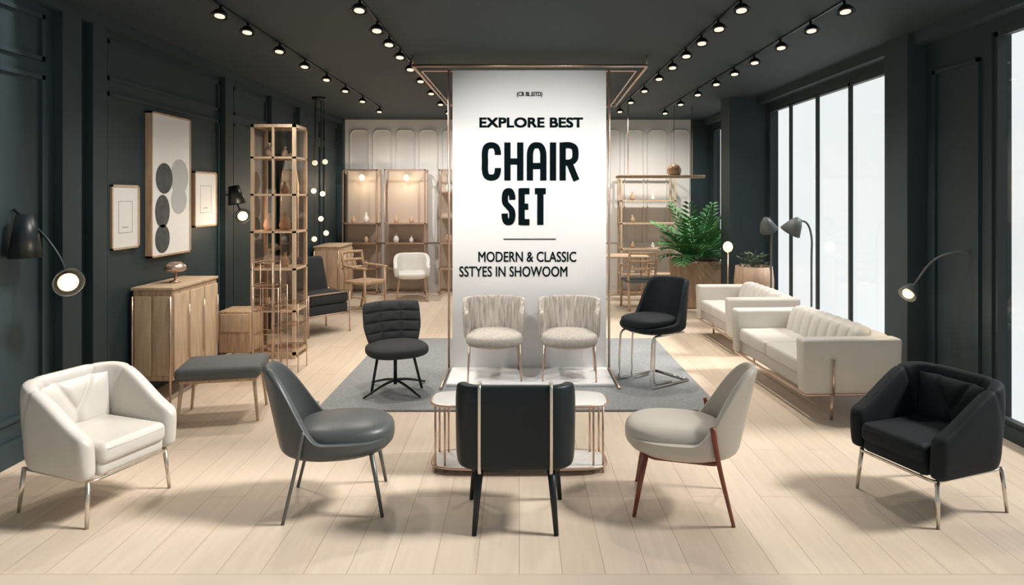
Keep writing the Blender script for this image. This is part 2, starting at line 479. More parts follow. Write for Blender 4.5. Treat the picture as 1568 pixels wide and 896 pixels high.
def banner():
    g = grp('sign_banner', (0, 6.5, 0))
    x0, x1 = -0.663, 0.865
    rbox('panel', (x1-x0, 0.03, 2.98), ((x0+x1)/2, 0, 0.02+1.49), bannerw, g, bevel=0.004, seg=1)
    rbox('base_plinth', (x1-x0, 0.60, 0.03), ((x0+x1)/2, -0.28, 0.034), bannerw, g, bevel=0.004, seg=1)
    yf = -0.019
    def word(name, s, X0, X1, Z0, Z1, sw, sp):
        vs, fs = [], []
        units = {'I': 0.0, 'C': 1, 'H': 1, 'A': 1.05, 'R': 1, 'S': 1, 'E': .8, 'T': .9}
        gap = sw+sp
        tot = sum(units[c] for c in s)
        lw = ((X1-X0-sw) - gap*(len(s)-1))/tot
        x = X0+sw/2
        for c in s:
            v, f = ribbon(LET[c], x, Z0+sw/2, lw*units[c] if units[c] else 1, Z1-Z0-sw, sw, yf-0.001)
            b = len(vs); vs += v; fs += [[i+b for i in q] for q in f]
            x += lw*units[c]+gap
        me = bpy.data.meshes.new(name); me.from_pydata(vs, [], fs); me.materials.append(ink)
        ob = bpy.data.objects.new(name, me); COL.objects.link(ob); ob.parent = g
    word('text_chair', 'CHAIR', -0.371, 0.59, 1.90, 2.283, 0.062, 0.034)
    word('text_set', 'SET', -0.175, 0.275, 1.458, 1.828, 0.062, 0.030)
    def text(name, s, cx, cz, w, h, off=0.0, dup=0.0):
        cu = bpy.data.curves.new(name, 'FONT'); cu.body = s; cu.align_x = 'LEFT'; cu.offset = off; cu.resolution_u = 4
        ob = bpy.data.objects.new(name+'_tmp', cu); COL.objects.link(ob)
        bpy.context.view_layer.update()
        dg = bpy.context.evaluated_depsgraph_get()
        me = bpy.data.meshes.new_from_object(ob.evaluated_get(dg))
        bpy.data.objects.remove(ob)
        xs = [v.co.x for v in me.vertices]; ys = [v.co.y for v in me.vertices]
        mx_, mn = max(xs), min(xs); my, ny = max(ys), min(ys)
        V = [((cx+((v.co.x-mn)/(mx_-mn)-0.5)*w), yf-0.001, cz+((v.co.y-ny)/(my-ny)-0.5)*h) for v in me.vertices]
        F = [list(p.vertices) for p in me.polygons]
        vs, fs = [], []
        for k, (dx, dz) in enumerate([(0, 0)] if not dup else [(-dup, -dup), (dup, -dup), (-dup, dup), (dup, dup)]):
            b = len(vs); vs += [(v[0]+dx, v[1]-0.0003*k, v[2]+dz) for v in V]; fs += [[i+b for i in f] for f in F]
        me2 = bpy.data.meshes.new(name); me2.from_pydata(vs, [], fs); me2.materials.append(ink)
        o2 = bpy.data.objects.new(name, me2); COL.objects.link(o2); o2.parent = g
    text('text_logo', '(CR BL.EITD)', 0.104, 2.754, 0.25, 0.055, 0.0, 0.001)
    text('text_explore_best', 'EXPLORE BEST', 0.12, 2.478, 1.02, 0.093, 0.0, 0.0045)
    text('text_modern_classic', 'MODERN & CLASSIC', 0.081, 1.1455, 0.97, 0.10, 0.0, 0.0015)
    text('text_showroom', 'SSTYES IN SHOWOOM', -0.058, 0.999, 1.07, 0.10, 0.0, 0.0015)
    rbox('text_rule', (0.52, 0.002, 0.009), (0.104, yf-0.001, 1.321), ink, g)
    for nm, x in (('post_1', x0-0.037), ('post_2', x1+0.03)):
        tube(nm, [(x, 0.01, 0.03), (x, 0.01, CZ-0.14)], 0.012, rose_gold, g)
        tube(nm+'_foot', [(x, 0.01, 0.035), (x, -0.68, 0.035)], 0.010, rose_gold, g)
    g2 = grp('hanging_ceiling_frame', (0, 6.5, 0))
    z = 3.045
    A = [(-1.06, 0.0, z), (1.27, 0.0, z), (1.38, 2.85, z), (-1.02, 2.85, z)]
    tube('top_bar', [A[0], A[1]], 0.017, rose_gold, g2)
    for nm, a, b in (('side_bar_1', A[0], A[3]), ('side_bar_2', A[1], A[2]), ('far_bar', A[2], A[3])):
        tube(nm, [a, b], 0.017, rose_gold, g2)
    A2 = [(p[0]*0.93, p[1]+(0.1 if p[1] < 1 else -0.1), z-0.03) for p in A]
    tube('inner_ring', A2, 0.010, rose_gold, g2, closed=True, round_r=0.02)
    for i, q in enumerate(A):
        tube('hanger_%d' % (i+1), [(q[0], q[1], z), (q[0], q[1], CZ)], 0.006, rose_gold, g2)
banner()

# ------------------------------------------------------------ chairs
def tub_armchair(name, loc, rot, body, seatm, metal):
    g = grp(name, loc, rot, 0.865)
    w, d = 0.58, 0.58
    P = upath(w, d, 0.17, 130)
    def hf(s, x, y):
        k = (y+d/2)/d
        return 0.535+0.30*ss(-0.22, 0.90, k)
    wall_loft('shell', P, hf, 0.29, 0.105, body, g, flare=0.055, grooves=(0.30, 0.43, 0.57, 0.70), gd=0.011, gw=0.006, endr=0.055, gslant=0.09, sq=0.8)
    rbox('seat_base', (0.47, 0.60, 0.10), (0, -0.03, 0.34), body, g, bevel=0.03)
    rbox('seat_cushion', (0.47, 0.62, 0.13), (0, -0.05, 0.425), seatm, g, bevel=0.045, seg=5)
    tube('cushion_piping', [(-0.20, -0.357, 0.455), (0.20, -0.357, 0.455)], 0.004, seatm, g)
    nu, nv = 40, 24; vs = []; fs = []
    for i in range(nv+1):
        v = i/nv
        for j in range(nu+1):
            u = 2*j/nu-1
            tz = 0.35
            dd = min(abs(u)*0.6 if v < tz else 9, abs(abs(u)*0.55-(v-tz)*0.45) if v >= tz else 9, 9)
            crease = math.exp(-(dd/0.055)**2)
            y = 0.215-0.05*(1-u**4)*(1-(2*v-1)**6)+0.024*crease+0.03*v - 0.04*abs(u)**3
            vs.append((u*0.225*(1+0.04*v), y, 0.45+0.33*v))
    for i in range(nv):
        for j in range(nu):
            q = i*(nu+1)+j; fs.append([q, q+1, q+nu+2, q+nu+1])
    mesh_obj('folded_inner_back', vs, fs, body, g, solid=0.012, subsurf=1)
    fw, fd = 0.285, 0.295
    tube('frame', [(-fw, -fd-0.02, 0.278), (fw, -fd-0.02, 0.278), (fw, fd-0.02, 0.278), (-fw, fd-0.02, 0.278)], 0.009, metal, g, closed=True, round_r=0.06)
    for i, (sx, sy) in enumerate([(-1, -1), (1, -1), (1, 1), (-1, 1)]):
        tube('leg_%d' % (i+1), [(sx*(fw-0.01), sy*(fd-0.01), 0.282), (sx*(fw+0.012), sy*(fd+0.01), 0.0)], 0.015, metal, g, r2=0.011)
    return g
tub_armchair('tub_armchair', (-2.43, 3.76, 0), 70, white_leather, white_leather, champagne)
tub_armchair('tub_armchair', (2.36, 3.76, 0), -70, black_velvet, black_velvet, champagne)

def scoop_chair(name, loc, rot, body, legmat, wooden):
    g = grp(name, loc, rot, 0.92)
    hf = lambda c: 0.455 + 0.42*ss(0.16, 0.97, c) - 0.015*max(0, -c)
    bowl('shell', 0.275, 0.315, 0.335, 0.405, hf, body, g, lean=0.23, narrow=0.6, solid=0.05)
    superell('seat_cushion', (0.50, 0.61, 0.18), (0, -0.045, 0.435), body, g, e1=0.6, e2=0.8, dome=0.015)
    r1, r2 = (0.022, 0.011) if wooden else (0.015, 0.010)
    for i, (sx, sy) in enumerate([(-1, -1), (1, -1), (1, 1), (-1, 1)]):
        if sy > 0:
            a = (sx*0.286, 0.16, 0.57 if wooden else 0.54); mid = (sx*0.282, 0.20, 0.34); b = (sx*0.25, 0.28, 0)
            tube('leg_%d' % (i+1), [a, mid, b], r1*0.75, legmat, g, r2=r2, smooth=True)
        else:
            tube('leg_%d' % (i+1), [(sx*0.205, -0.22, 0.36), (sx*0.245, -0.285, 0)], r1, legmat, g, r2=r2)
    if wooden:
        tube('apron', [(-0.21, -0.2, 0.345), (0.21, -0.2, 0.345), (0.24, 0.2, 0.345), (-0.24, 0.2, 0.345)], 0.012, legmat, g, closed=True, round_r=0.05)
    return g
scoop_chair('upholstered_dining_chair', (-1.04, 3.74, 0), 99, grey_leather, grey_metal, False)
scoop_chair('upholstered_dining_chair', (0.93, 3.73, 0), -102, cream_leather, walnut, True)

def barrel_chair(loc, rot):
    g = grp('barrel_back_chair', loc, rot)
    w, d = 0.56, 0.40
    P = upath(w, d, 0.10, 90)
    def hf(s, x, y): return 0.52+0.245*ss(-0.02, 0.13, y)
    wall_loft('shell', P, hf, 0.325, 0.075, teal_black, g, flare=0.012, endr=0.035, sq=0.5)
    superell('seat_cushion', (0.50, 0.50, 0.15), (0, -0.03, 0.42), teal_black, g, e1=0.5, e2=0.4)
    rbox('seat_base', (0.46, 0.42, 0.06), (0, -0.01, 0.335), teal_black, g, bevel=0.02)
    for i, x in enumerate((-0.185, 0.185)):
        yy = 0.247
        tube('gold_strip_%d' % (i+1), [(x, 0.155, 0.70), (x, 0.16, 0.772), (x, yy, 0.772), (x, yy, 0.5), (x, yy-0.006, 0.315), (x, 0.18, 0.31)], 0.009, champagne, g, round_r=0.03)
    for i, (sx, sy) in enumerate([(-1, -1), (1, -1), (1, 1), (-1, 1)]):
        if sy > 0: a = (sx*0.185, 0.19, 0.34); b = (sx*0.212, 0.235, 0)
        else: a = (sx*0.22, -0.15, 0.34); b = (sx*0.255, -0.17, 0)
        tube('leg_%d' % (i+1), [a, b], 0.022, black_metal, g, r2=0.013)
barrel_chair((-0.02, 3.6, 0), 180)

def coffee_table():
    g = grp('console_table', (0.0, 4.24, 0))
    W, D = 1.12, 0.32
    def oval(z, w, d):
        return [(w/2*math.copysign(abs(math.cos(a))**0.35, math.cos(a)), d/2*math.copysign(abs(math.sin(a))**0.6, math.sin(a)), z) for a in [2*math.pi*i/48 for i in range(48)]]
    superell('top', (W, D, 0.022), (0, 0, 0.430), marble, g, e1=0.1, e2=0.4)
    tube('top_rim', oval(0.430, W+0.01, D+0.01), 0.009, rose_gold, g, closed=True)
    superell('bottom_shelf', (W-0.02, D-0.02, 0.014), (0, 0, 0.04), marble, g, e1=0.1, e2=0.4)
    tube('bottom_rim', oval(0.04, W, D), 0.009, rose_gold, g, closed=True)
    k = 0
    for x in (-0.53, -0.47, 0.47, 0.53):
        for y in (-0.11, 0.11):
            k += 1
            tube('post_%d' % k, [(x, y, 0.0), (x, y, 0.43)], 0.007, rose_gold, g)
coffee_table()

def fabric_chair(loc, rot):
    g = grp('woven_side_chair', loc, rot)
    T = [math.radians(-106+212*i/69) for i in range(70)]
    P = [Vector((0.262*math.copysign(abs(math.sin(-t))**0.85, math.sin(-t)), -0.02+0.19*math.cos(t))) for t in T]
    P = resample([(p.x, p.y) for p in P], 70)
    def hf(s, x, y): return 0.62+0.115*ss(-0.09, 0.0, y)
    wall_loft('back', P, hf, 0.37, 0.055, knit, g, flare=0.03, endr=0.03, sq=0.6)
    superell('seat_cushion', (0.53, 0.48, 0.13), (0, -0.08, 0.37), knit_seat, g, e1=0.55, e2=0.75, dome=0.015)
    tube('seat_frame', [(0.23*math.cos(a), -0.03+0.20*math.sin(a), 0.305) for a in [2*math.pi*i/32 for i in range(32)]], 0.010, rose_gold, g, closed=True)
    for i, (sx, sy) in enumerate([(-1, -1), (1, -1), (1, 1), (-1, 1)]):
        tube('leg_%d' % (i+1), [(sx*0.23, -0.03+sy*0.17, 0.33), (sx*0.245, -0.03+sy*0.20, 0.0)], 0.010, rose_gold, g, r2=0.008)
fabric_chair((-0.24, 6.20, 0.05), 4)
fabric_chair((0.475, 6.20, 0.05), -4)

def swivel_chair(loc, rot):
    g = grp('tufted_swivel_chair', loc, rot)
    nu, nv = 54, 48; vs = []; fs = []
    for side in (1, -1):
        for i in range(nv+1):
            v = i/nv
            for j in range(nu+1):
                u = j/nu*2-1
                wd = 0.235+0.03*ss(0, 0.5, v)
                cu = 1 - 0.06*(abs(v-0.5)*2)**6
                x = u*wd*cu
                sv = abs(math.sin((v*4)*math.pi)); su = abs(math.sin((u*0.5+0.5)*3*math.pi))
                ar = (min(sv, su*1.0)*1.0)**0.35
                e = (1-u**8)*(1-(2*v-1)**8)
                th = (0.028+0.022*ar)*max(0, e)**0.5 if side > 0 else 0.02*max(0, e)**0.5
                yb = 0.17+0.12*v - 0.12*u*u
                z = 0.41+0.355*v
                vs.append((x, yb-th*side, z))
    n1 = (nu+1)*(nv+1)
    for sd in (0, 1):
        for i in range(nv):
            for j in range(nu):
                q = sd*n1+i*(nu+1)+j
                fs.append([q, q+1, q+nu+2, q+nu+1])
    mesh_obj('tufted_back', vs, fs, dark_fabric, g, subsurf=1)
    superell('seat_cushion', (0.54, 0.52, 0.11), (0, -0.06, 0.385), dark_fabric, g, e1=0.6, e2=0.8, dome=0.01)
    tube('hub', [(0, 0, 0.36), (0, 0, 0.06)], 0.016, black_metal, g)
    tube('hub_cap', [(0, 0, 0.36), (0, 0, 0.30)], 0.05, black_metal, g, r2=0.02)
    for i in range(4):
        a = math.radians(45+90*i-20)
        c, s = math.cos(a), math.sin(a)
        tube('foot_%d' % (i+1), [(0.0, 0, 0.10), (0.14*c, 0.14*s, 0.075), (0.34*c, 0.34*s, 0.012)], 0.013, black_metal, g, smooth=True, r2=0.009)
    for i, x in enumerate((-0.15, 0.15)):
        tube('strut_%d' % (i+1), [(x, 0.0, 0.36), (x*1.5, -0.06, 0.012)], 0.012, black_metal, g)
swivel_chair((-1.10, 5.80, 0.019), 24)

def cantilever_chair(loc, rot):
    g = grp('cantilever_armchair', loc, rot, 0.97)
    hf = lambda c: 0.58 + 0.40*ss(0.05, 0.62, c) - 0.03*max(0, -c)
    bowl('shell', 0.28, 0.28, 0.49, 0.545, hf, black_velvet, g, lean=0.20, narrow=0.15, solid=0.045)
    superell('seat_cushion', (0.48, 0.52, 0.12), (0, -0.05, 0.585), black_velvet, g, e1=0.6, e2=0.8)
    r = 0.011
    for i, x in enumerate((-0.21, 0.21)):
        tube('side_tube_%d' % (i+1), [(x, 0.20, 0.48), (x, -0.22, 0.48), (x, -0.25, 0.012), (x, 0.27, 0.012)], r, chrome, g, round_r=0.06)
        tube('rear_tube_%d' % (i+1), [(x*0.7, 0.16, 0.48), (x*0.7, -0.12, 0.48), (x*0.7, -0.14, 0.02), (x*0.7, 0.1, 0.012)], r*0.8, chrome, g, round_r=0.05)
    tube('rear_bar', [(-0.21, 0.27, 0.012), (0.21, 0.27, 0.012)], r, chrome, g)
    tube('seat_ring', [(0.235*math.cos(a), 0.235*math.sin(a), 0.495) for a in [2*math.pi*i/32 for i in range(32)]], 0.010, chrome, g, closed=True)
cantilever_chair((1.25, 6.12, 0.019), -55)

def sofa(loc, rot, Lh, name='leather_sofa'):
    g = grp(name, loc, rot)
    D = 0.78
    rbox('base', (Lh-0.16, D-0.08, 0.13), (0, 0.0, 0.27), sofa_leather, g, bevel=0.03)
    for i, sx in enumerate((-1, 1)):
        rbox('arm_%d' % (i+1), (0.13, D, 0.43), (sx*(Lh/2-0.07), 0, 0.20+0.215), sofa_leather, g, bevel=0.03, seg=4, top=(1.15, 1.03))
    rbox('back', (Lh-0.2, 0.16, 0.43), (0, D/2-0.09, 0.425), sofa_leather, g, bevel=0.05, seg=4)
    n = 2
    cw = (Lh-0.28)/n
    for i in range(n):
        x = -(Lh-0.28)/2+cw*(i+0.5)
        rbox('seat_cushion_%d' % (i+1), (cw-0.006, D-0.2, 0.13), (x, -0.09, 0.385), sofa_leather, g, bevel=0.03, seg=4)
    W = Lh-0.30; m = max(6, int(W/0.14)); nu = m*14; K = 24; vs = []; fs = []
    for i in range(nu+1):
        u = i/nu
        e = (1-abs(2*u-1)**14)**0.4
        bulge = abs(math.sin(u*m*math.pi))**0.4
        for j in range(K):
            a = 2*math.pi*j/K
            yy = (0.058+0.035*bulge)*e*math.copysign(abs(math.cos(a))**0.6, math.cos(a))
            zz = (0.145+0.016*bulge)*e*math.copysign(abs(math.sin(a))**0.6, math.sin(a))
            vs.append((-W/2+W*u, 0.17+yy+0.25*zz, 0.53+zz))
    for i in range(nu):
        for j in range(K): fs.append([i*K+j, i*K+(j+1) % K, (i+1)*K+(j+1) % K, (i+1)*K+j])
    mesh_obj('channelled_back_cushion', vs, fs, sofa_leather, g)
    f = [(-Lh/2+0.02, -D/2+0.02, 0.195), (Lh/2-0.02, -D/2+0.02, 0.195), (Lh/2-0.02, D/2-0.02, 0.195), (-Lh/2+0.02, D/2-0.02, 0.195)]
    tube('frame', f, 0.012, rose_gold, g, closed=True, round_r=0.03)
    k = 0
    for sx in (-1, 1):
        for y in (-0.17, 0.3):
            k += 1
            tube('leg_%d' % k, [(sx*(Lh/2-0.005), y, 0.20), (sx*(Lh/2-0.02), y, 0.0)], 0.012, rose_gold, g)
        xo = sx*(Lh/2+0.012)
        tube('arm_strap_%d' % (1 if sx < 0 else 2), [(xo, -0.17, 0.20), (xo+0.010*sx, -0.17, 0.48)], 0.009, rose_gold, g)
sofa((2.57, 5.84, 0), -87, 1.50)
sofa((2.66, 7.72, 0), -88, 1.20)

# ------------------------------------------------------------ left side furniture
def cabinet(name, x0, x1, y0, y1, zt, legh=0.18):
    g = grp(name, ((x0+x1)/2, (y0+y1)/2, 0))
    w, d = x1-x0, y1-y0
    rbox('body', (w, d, zt-legh), (0, 0, (zt+legh)/2), wood, g, bevel=0.012)
    rbox('top', (w+0.02, d+0.02, 0.025), (0, 0, zt+0.012), woodh, g, bevel=0.005)
    nd = 3
    for i in range(nd):
        cy = -d/2+d*(i+0.5)/nd
        rbox('door_%d' % (i+1), (0.014, d/nd-0.02, zt-legh-0.08), (w/2+0.006, cy, (zt+legh)/2), woodh, g, bevel=0.004)
        tube('handle_%d' % (i+1), [(w/2+0.025, cy+d/nd*0.38, zt-0.15), (w/2+0.025, cy+d/nd*0.38, legh+0.15)], 0.006, rose_gold, g)
    rbox('end_panel_1', (w*0.4, 0.012, zt-legh-0.1), (-w*0.23, -d/2-0.005, (zt+legh)/2), woodh, g, bevel=0.004)
    rbox('end_panel_2', (w*0.4, 0.012, zt-legh-0.1), (w*0.23, -d/2-0.005, (zt+legh)/2), woodh, g, bevel=0.004)
    k = 0
    for sx in (-1, 1):
        for sy in (-1, 1):
            k += 1
            tube('leg_%d' % k, [(sx*(w/2-0.01), sy*(d/2+0.018), 0.0), (sx*(w/2-0.01), sy*(d/2+0.018), zt-0.05)], 0.009, rose_gold, g)
cabinet('oak_sideboard', -3.27, -2.93, 5.52, 6.33, 0.95)
cabinet('oak_chest', -3.24, -2.84, 10.3, 11.1, 0.93, 0.1)

def bench():
    g = grp('upholstered_ottoman', (-2.36, 5.22, 0), 12)
    rbox('cushion', (0.62, 0.46, 0.10), (0, 0, 0.385), grey_cushion, g, bevel=0.04, seg=4)
    rbox('seat_rail', (0.56, 0.40, 0.03), (0, 0, 0.325), wood, g, bevel=0.01)
    for i, (sx, sy) in enumerate([(-1, -1), (1, -1), (1, 1), (-1, 1)]):
        tube('leg_%d' % (i+1), [(sx*0.26, sy*0.18, 0.33), (sx*0.29, sy*0.2, 0)], 0.016, woodh, g, r2=0.010)
bench()

def table_lamp():
    g = grp('mushroom_table_lamp', (-3.08, 5.85, 0.975))
    lathe('base', [(0, 0), (0.05, 0), (0.05, 0.015), (0.012, 0.025), (0.010, 0.10), (0, 0.10)], rose_gold, g)
    lathe('shade', [(0, 0.185), (0.05, 0.18), (0.085, 0.15), (0.095, 0.12), (0.07, 0.10), (0.02, 0.09), (0, 0.09)], rose_gold, g)
table_lamp()

def picture(name, y0, y1, z0, z1, framemat, depth=0.035, kind=0):
    g = grp(name, (LX, (y0+y1)/2, (z0+z1)/2))
    w, h = y1-y0, z1-z0
    fw = 0.016
    boxes('frame', [(0.001, depth, -w/2, w/2, h/2-fw, h/2), (0.001, depth, -w/2, w/2, -h/2, -h/2+fw), (0.001, depth, -w/2, -w/2+fw, -h/2, h/2), (0.001, depth, w/2-fw, w/2, -h/2, h/2)], framemat, g)
    boxes('canvas', [(0.002, depth-0.008, -w/2+fw, w/2-fw, -h/2+fw, h/2-fw)], artw, g)
    def disc(n, cy, cz, ry, rz, mat, x):
        vs = [(x, cy, cz)]+[(x, cy+ry*math.cos(a), cz+rz*math.sin(a)) for a in [2*math.pi*i/40 for i in range(40)]]
        mesh_obj(n, vs, [[0, i+1, (i+1) % 40+1] for i in range(40)], mat, g, smooth=False)
    if kind == 1:
        disc('circle_1', 0.14, 0.08, 0.16, 0.17, artg, depth-0.006)
        disc('circle_5', 0.13, -0.14, 0.14, 0.13, artg, depth-0.0055)
        disc('circle_2', -0.13, 0.06, 0.14, 0.14, artd, depth-0.005)
        disc('circle_3', -0.16, -0.24, 0.12, 0.15, artd, depth-0.005)
        disc('circle_4', -0.16, -0.49, 0.12, 0.13, artd, depth-0.005)
    else:
        boxes('mat_line', [(depth-0.008, depth-0.006, -w*0.25, w*0.25, -h*0.25, -h*0.24), (depth-0.008, depth-0.006, -w*0.25, w*0.25, h*0.24, h*0.25),
                           (depth-0.008, depth-0.006, -w*0.25, -w*0.24, -h*0.25, h*0.25), (depth-0.008, depth-0.006, w*0.24, w*0.25, -h*0.25, h*0.25),
                           (depth-0.008, depth-0.006, -w*0.1, w*0.1, -h*0.17, -h*0.15)], artg, g)
picture('picture_frame', 5.24, 5.62, 1.31, 1.84, woodh)
picture('abstract_wall_art', 5.76, 6.45, 1.20, 2.50, wood, 0.06, 1)
picture('picture_frame', 6.58, 7.06, 1.43, 2.0, wood)

def point(parent, loc, e, col=(1, 0.8, 0.58), r=0.05):
    ld = bpy.data.lights.new('bulb', 'POINT'); ld.energy = e; ld.color = col; ld.shadow_soft_size = r
    lo = bpy.data.objects.new('bulb_light', ld); COL.objects.link(lo); lo.location = loc; lo.parent = parent

def wall_lamp(name, base, arm, head, hdir, mat, r=0.085, canister=None, e=6):
    g = grp(name, (0, 0, 0))
    tube('arm', [base]+arm+[head], 0.009, mat, g, smooth=True)
    if canister:
        c0, c1 = canister
        tube('canister', [c0, c1], 0.055, mat, g, r2=0.095, n=24)
    d = Vector(hdir).normalized()
    q = d.to_track_quat('Z', 'Y')
    ob = lathe('head', [(0, -0.10), (0.03, -0.10), (0.05, -0.07), (r, -0.015), (r+0.008, 0.02), (r, 0.022), (r*0.92, 0.0), (0.04, -0.05)], mat, g, loc=head)
    ob.rotation_mode = 'QUATERNION'; ob.rotation_quaternion = q
    ob = superell('bulb', (r*1.35, r*1.35, r*1.1), Vector(head)+d*0.005, glow, g, e1=1, e2=1, nu=20, nv=12)
    ob.rotation_mode = 'QUATERNION'; ob.rotation_quaternion = q
    point(g, Vector(head)+d*0.22, e, r=0.04)
wall_lamp('wall_arm_lamp', (-3.29, 4.25, 1.66), [(-3.12, 4.25, 1.52), (-2.99, 4.25, 1.35)], (-2.93, 4.24, 1.19), (0.75, -0.6, -0.15), black_metal, 0.088,
          ((-3.19, 4.22, 1.63), (-3.19, 4.22, 1.35)), 4)
wall_lamp('wall_arm_lamp', (-3.29, 7.3, 1.75), [(-3.2, 7.25, 1.76), (-3.12, 7.2, 1.68)], (-3.05, 7.2, 1.53), (0.6, -0.7, -0.35), black_metal, 0.08,
          ((-3.17, 7.25, 1.86), (-3.13, 7.25, 1.66)), 5)
wall_lamp('wall_arm_lamp', (3.49, 5.05, 1.31), [(3.40, 5.1, 1.31), (3.28, 5.2, 1.22)], (3.16, 5.3, 0.96), (-0.75, -0.35, -0.5), lampgrey, 0.065, None, 2)

def tower(name, x0, x1, y0, y1, H, shelves, mat, r=0.02, backm=None, glassy=False, top_lamp=False, decor=True):
    g = grp(name, (0, 0, 0))
    L_ = []
    for x in (x0, x1-r):
        for y in (y0, y1-r):
            L_.append((x, x+r, y, y+r, 0, H))
    for z in (0.04, H-r):
        L_ += [(x0, x1, y0, y0+r, z, z+r), (x0, x1, y1-r, y1, z, z+r), (x0, x0+r, y0, y1, z, z+r), (x1-r, x1, y0, y1, z, z+r)]
    boxes('frame', L_, mat, g)
    boxes('shelves', [(x0, x1, y0, y1, z, z+0.022) for z in shelves], mat, g)
    if backm: boxes('back_panel', [(x0+r, x1-r, y1-r, y1-r+0.008, 0.05, H-r)], backm, g)
    if glassy:
        boxes('glass_sides', [(x0+0.005, x0+0.009, y0+r, y1-r, 0.06, H-r), (x1-0.009, x1-0.005, y0+r, y1-r, 0.06, H-r), (x0+r, x1-r, y0+0.005, y0+0.009, 0.06, H-r)], amber_glass, g)
        m_ = (x0+x1)/2
        boxes('door_stile', [(m_-0.012, m_+0.012, y0, y0+0.02, 0.05, H-r)], mat, g)
    if decor:
        k = 0
        for z in shelves:
            for t in (0.25, 0.62):
                if random.random() < 0.8:
                    k += 1
                    s = random.uniform(0.6, 1.2)
                    lathe('vase_%d' % k, [(0, 0), (0.04*s, 0), (0.055*s, 0.05*s), (0.04*s, 0.10*s), (0.018*s, 0.13*s), (0.022*s, 0.17*s), (0, 0.17*s)], random.choice([ceramic, wood, terra, ceramic]), g,
                          loc=(x0+(x1-x0)*t, (y0+y1)/2, z+0.022), n=14)
    if top_lamp:
        tube('lamp_cord', [((x0+x1)/2, (y0+y1)/2, H), ((x0+x1)/2, (y0+y1)/2, H-0.1)], 0.006, mat, g)
        superell('lamp_bulb', (0.10, 0.10, 0.11), ((x0+x1)/2, (y0+y1)/2, H-0.14), glow, g, e1=1, e2=1, nu=16, nv=10)
        point(g, ((x0+x1)/2, y0+0.05, H-0.25), 5)
tower('oak_display_cabinet', -2.88, -2.40, 7.0, 7.40, 2.52, [0.5, 0.95, 1.35, 1.75, 2.15], woodh, 0.034, None, True)
tower('shelving_unit', -3.12, -2.50, 11.5, 11.85, 2.22, [0.45, 0.9, 1.25], rose_gold, 0.022, shelfback, False, True)
tower('shelving_unit', -2.38, -1.65, 11.5, 11.85, 2.22, [0.45, 0.9, 1.25], rose_gold, 0.022, shelfback, False, True)
tower('shelving_unit', -1.42, -0.75, 11.5, 11.85, 2.22, [0.45, 0.9, 1.35, 1.8], rose_gold, 0.022, shelfback, False, False)
tower('shelving_unit', 1.78, 2.75, 11.45, 11.85, 2.12, [0.35, 0.8, 1.25, 1.65], woodh, 0.03, None, False, False)

def tier_stand():
    g = grp('tiered_display_stand', (-2.42, 6.3, 0))
    k = 0
    for i, (x, y, w, h) in enumerate([(0.02, 0, 0.24, 0.88), (-0.08, 0.16, 0.2, 1.10), (0.10, 0.3, 0.26, 0.68)]):
        for sx in (-1, 1):
            for sy in (-1, 1):
                k += 1
                tube('post_%d' % k, [(x+sx*w/2, y+sy*w/2, 0), (x+sx*w/2, y+sy*w/2, h)], 0.005, rose_gold, g, n=6)
        for j in range(3):
            z = h-0.004-j*0.22
            boxes('glass_shelf_%d_%d' % (i+1, j+1), [(x-w/2, x+w/2, y-w/2, y+w/2, z, z+0.006)], amber_glass, g)
            tube('rim_%d_%d' % (i+1, j+1), [(x-w/2, y-w/2, z), (x+w/2, y-w/2, z), (x+w/2, y+w/2, z), (x-w/2, y+w/2, z)], 0.004, rose_gold, g, closed=True, n=6)
tier_stand()
g = grp('oak_side_cabinet', (-2.86, 6.72, 0))
rbox('body', (0.32, 0.32, 0.42), (0, 0, 0.38), wood, g, bevel=0.01)
rbox('drawer_front', (0.28, 0.012, 0.18), (0, -0.165, 0.47), woodh, g, bevel=0.004)
for i, (sx, sy) in enumerate([(-1, -1), (1, -1), (1, 1), (-1, 1)]):
    tube('leg_%d' % (i+1), [(sx*0.14, sy*0.14, 0.0), (sx*0.14, sy*0.14, 0.18)], 0.01, rose_gold, g)

def lounge(loc, rot):
    g = grp('lounge_chair', loc, rot)
    rbox('seat', (0.58, 0.56, 0.14), (0, 0, 0.45), dark_fabric, g, bevel=0.04)
    rbox('back', (0.56, 0.13, 0.50), (0, 0.25, 0.70), dark_fabric, g, bevel=0.045, rot=(-12, 0, 0), top=(0.9, 1))
    rbox('seat_base', (0.56, 0.54, 0.12), (0, 0, 0.32), dark_fabric, g, bevel=0.02)
    tube('rail', [(-0.3, -0.28, 0.52), (0.3, -0.28, 0.52), (0.3, 0.25, 0.52), (-0.3, 0.25, 0.52)], 0.009, rose_gold, g, closed=True)
    tube('base_rail', [(-0.3, -0.28, 0.25), (0.3, -0.28, 0.25), (0.3, 0.25, 0.25), (-0.3, 0.25, 0.25)], 0.009, rose_gold, g, closed=True)
    for i, (sx, y) in enumerate([(-1, -0.28), (1, -0.28), (1, 0.25), (-1, 0.25)]):
        tube('leg_%d' % (i+1), [(sx*0.3, y, 0), (sx*0.3, y, 0.52)], 0.010, rose_gold, g)
lounge((-2.60, 8.4, 0), 50)

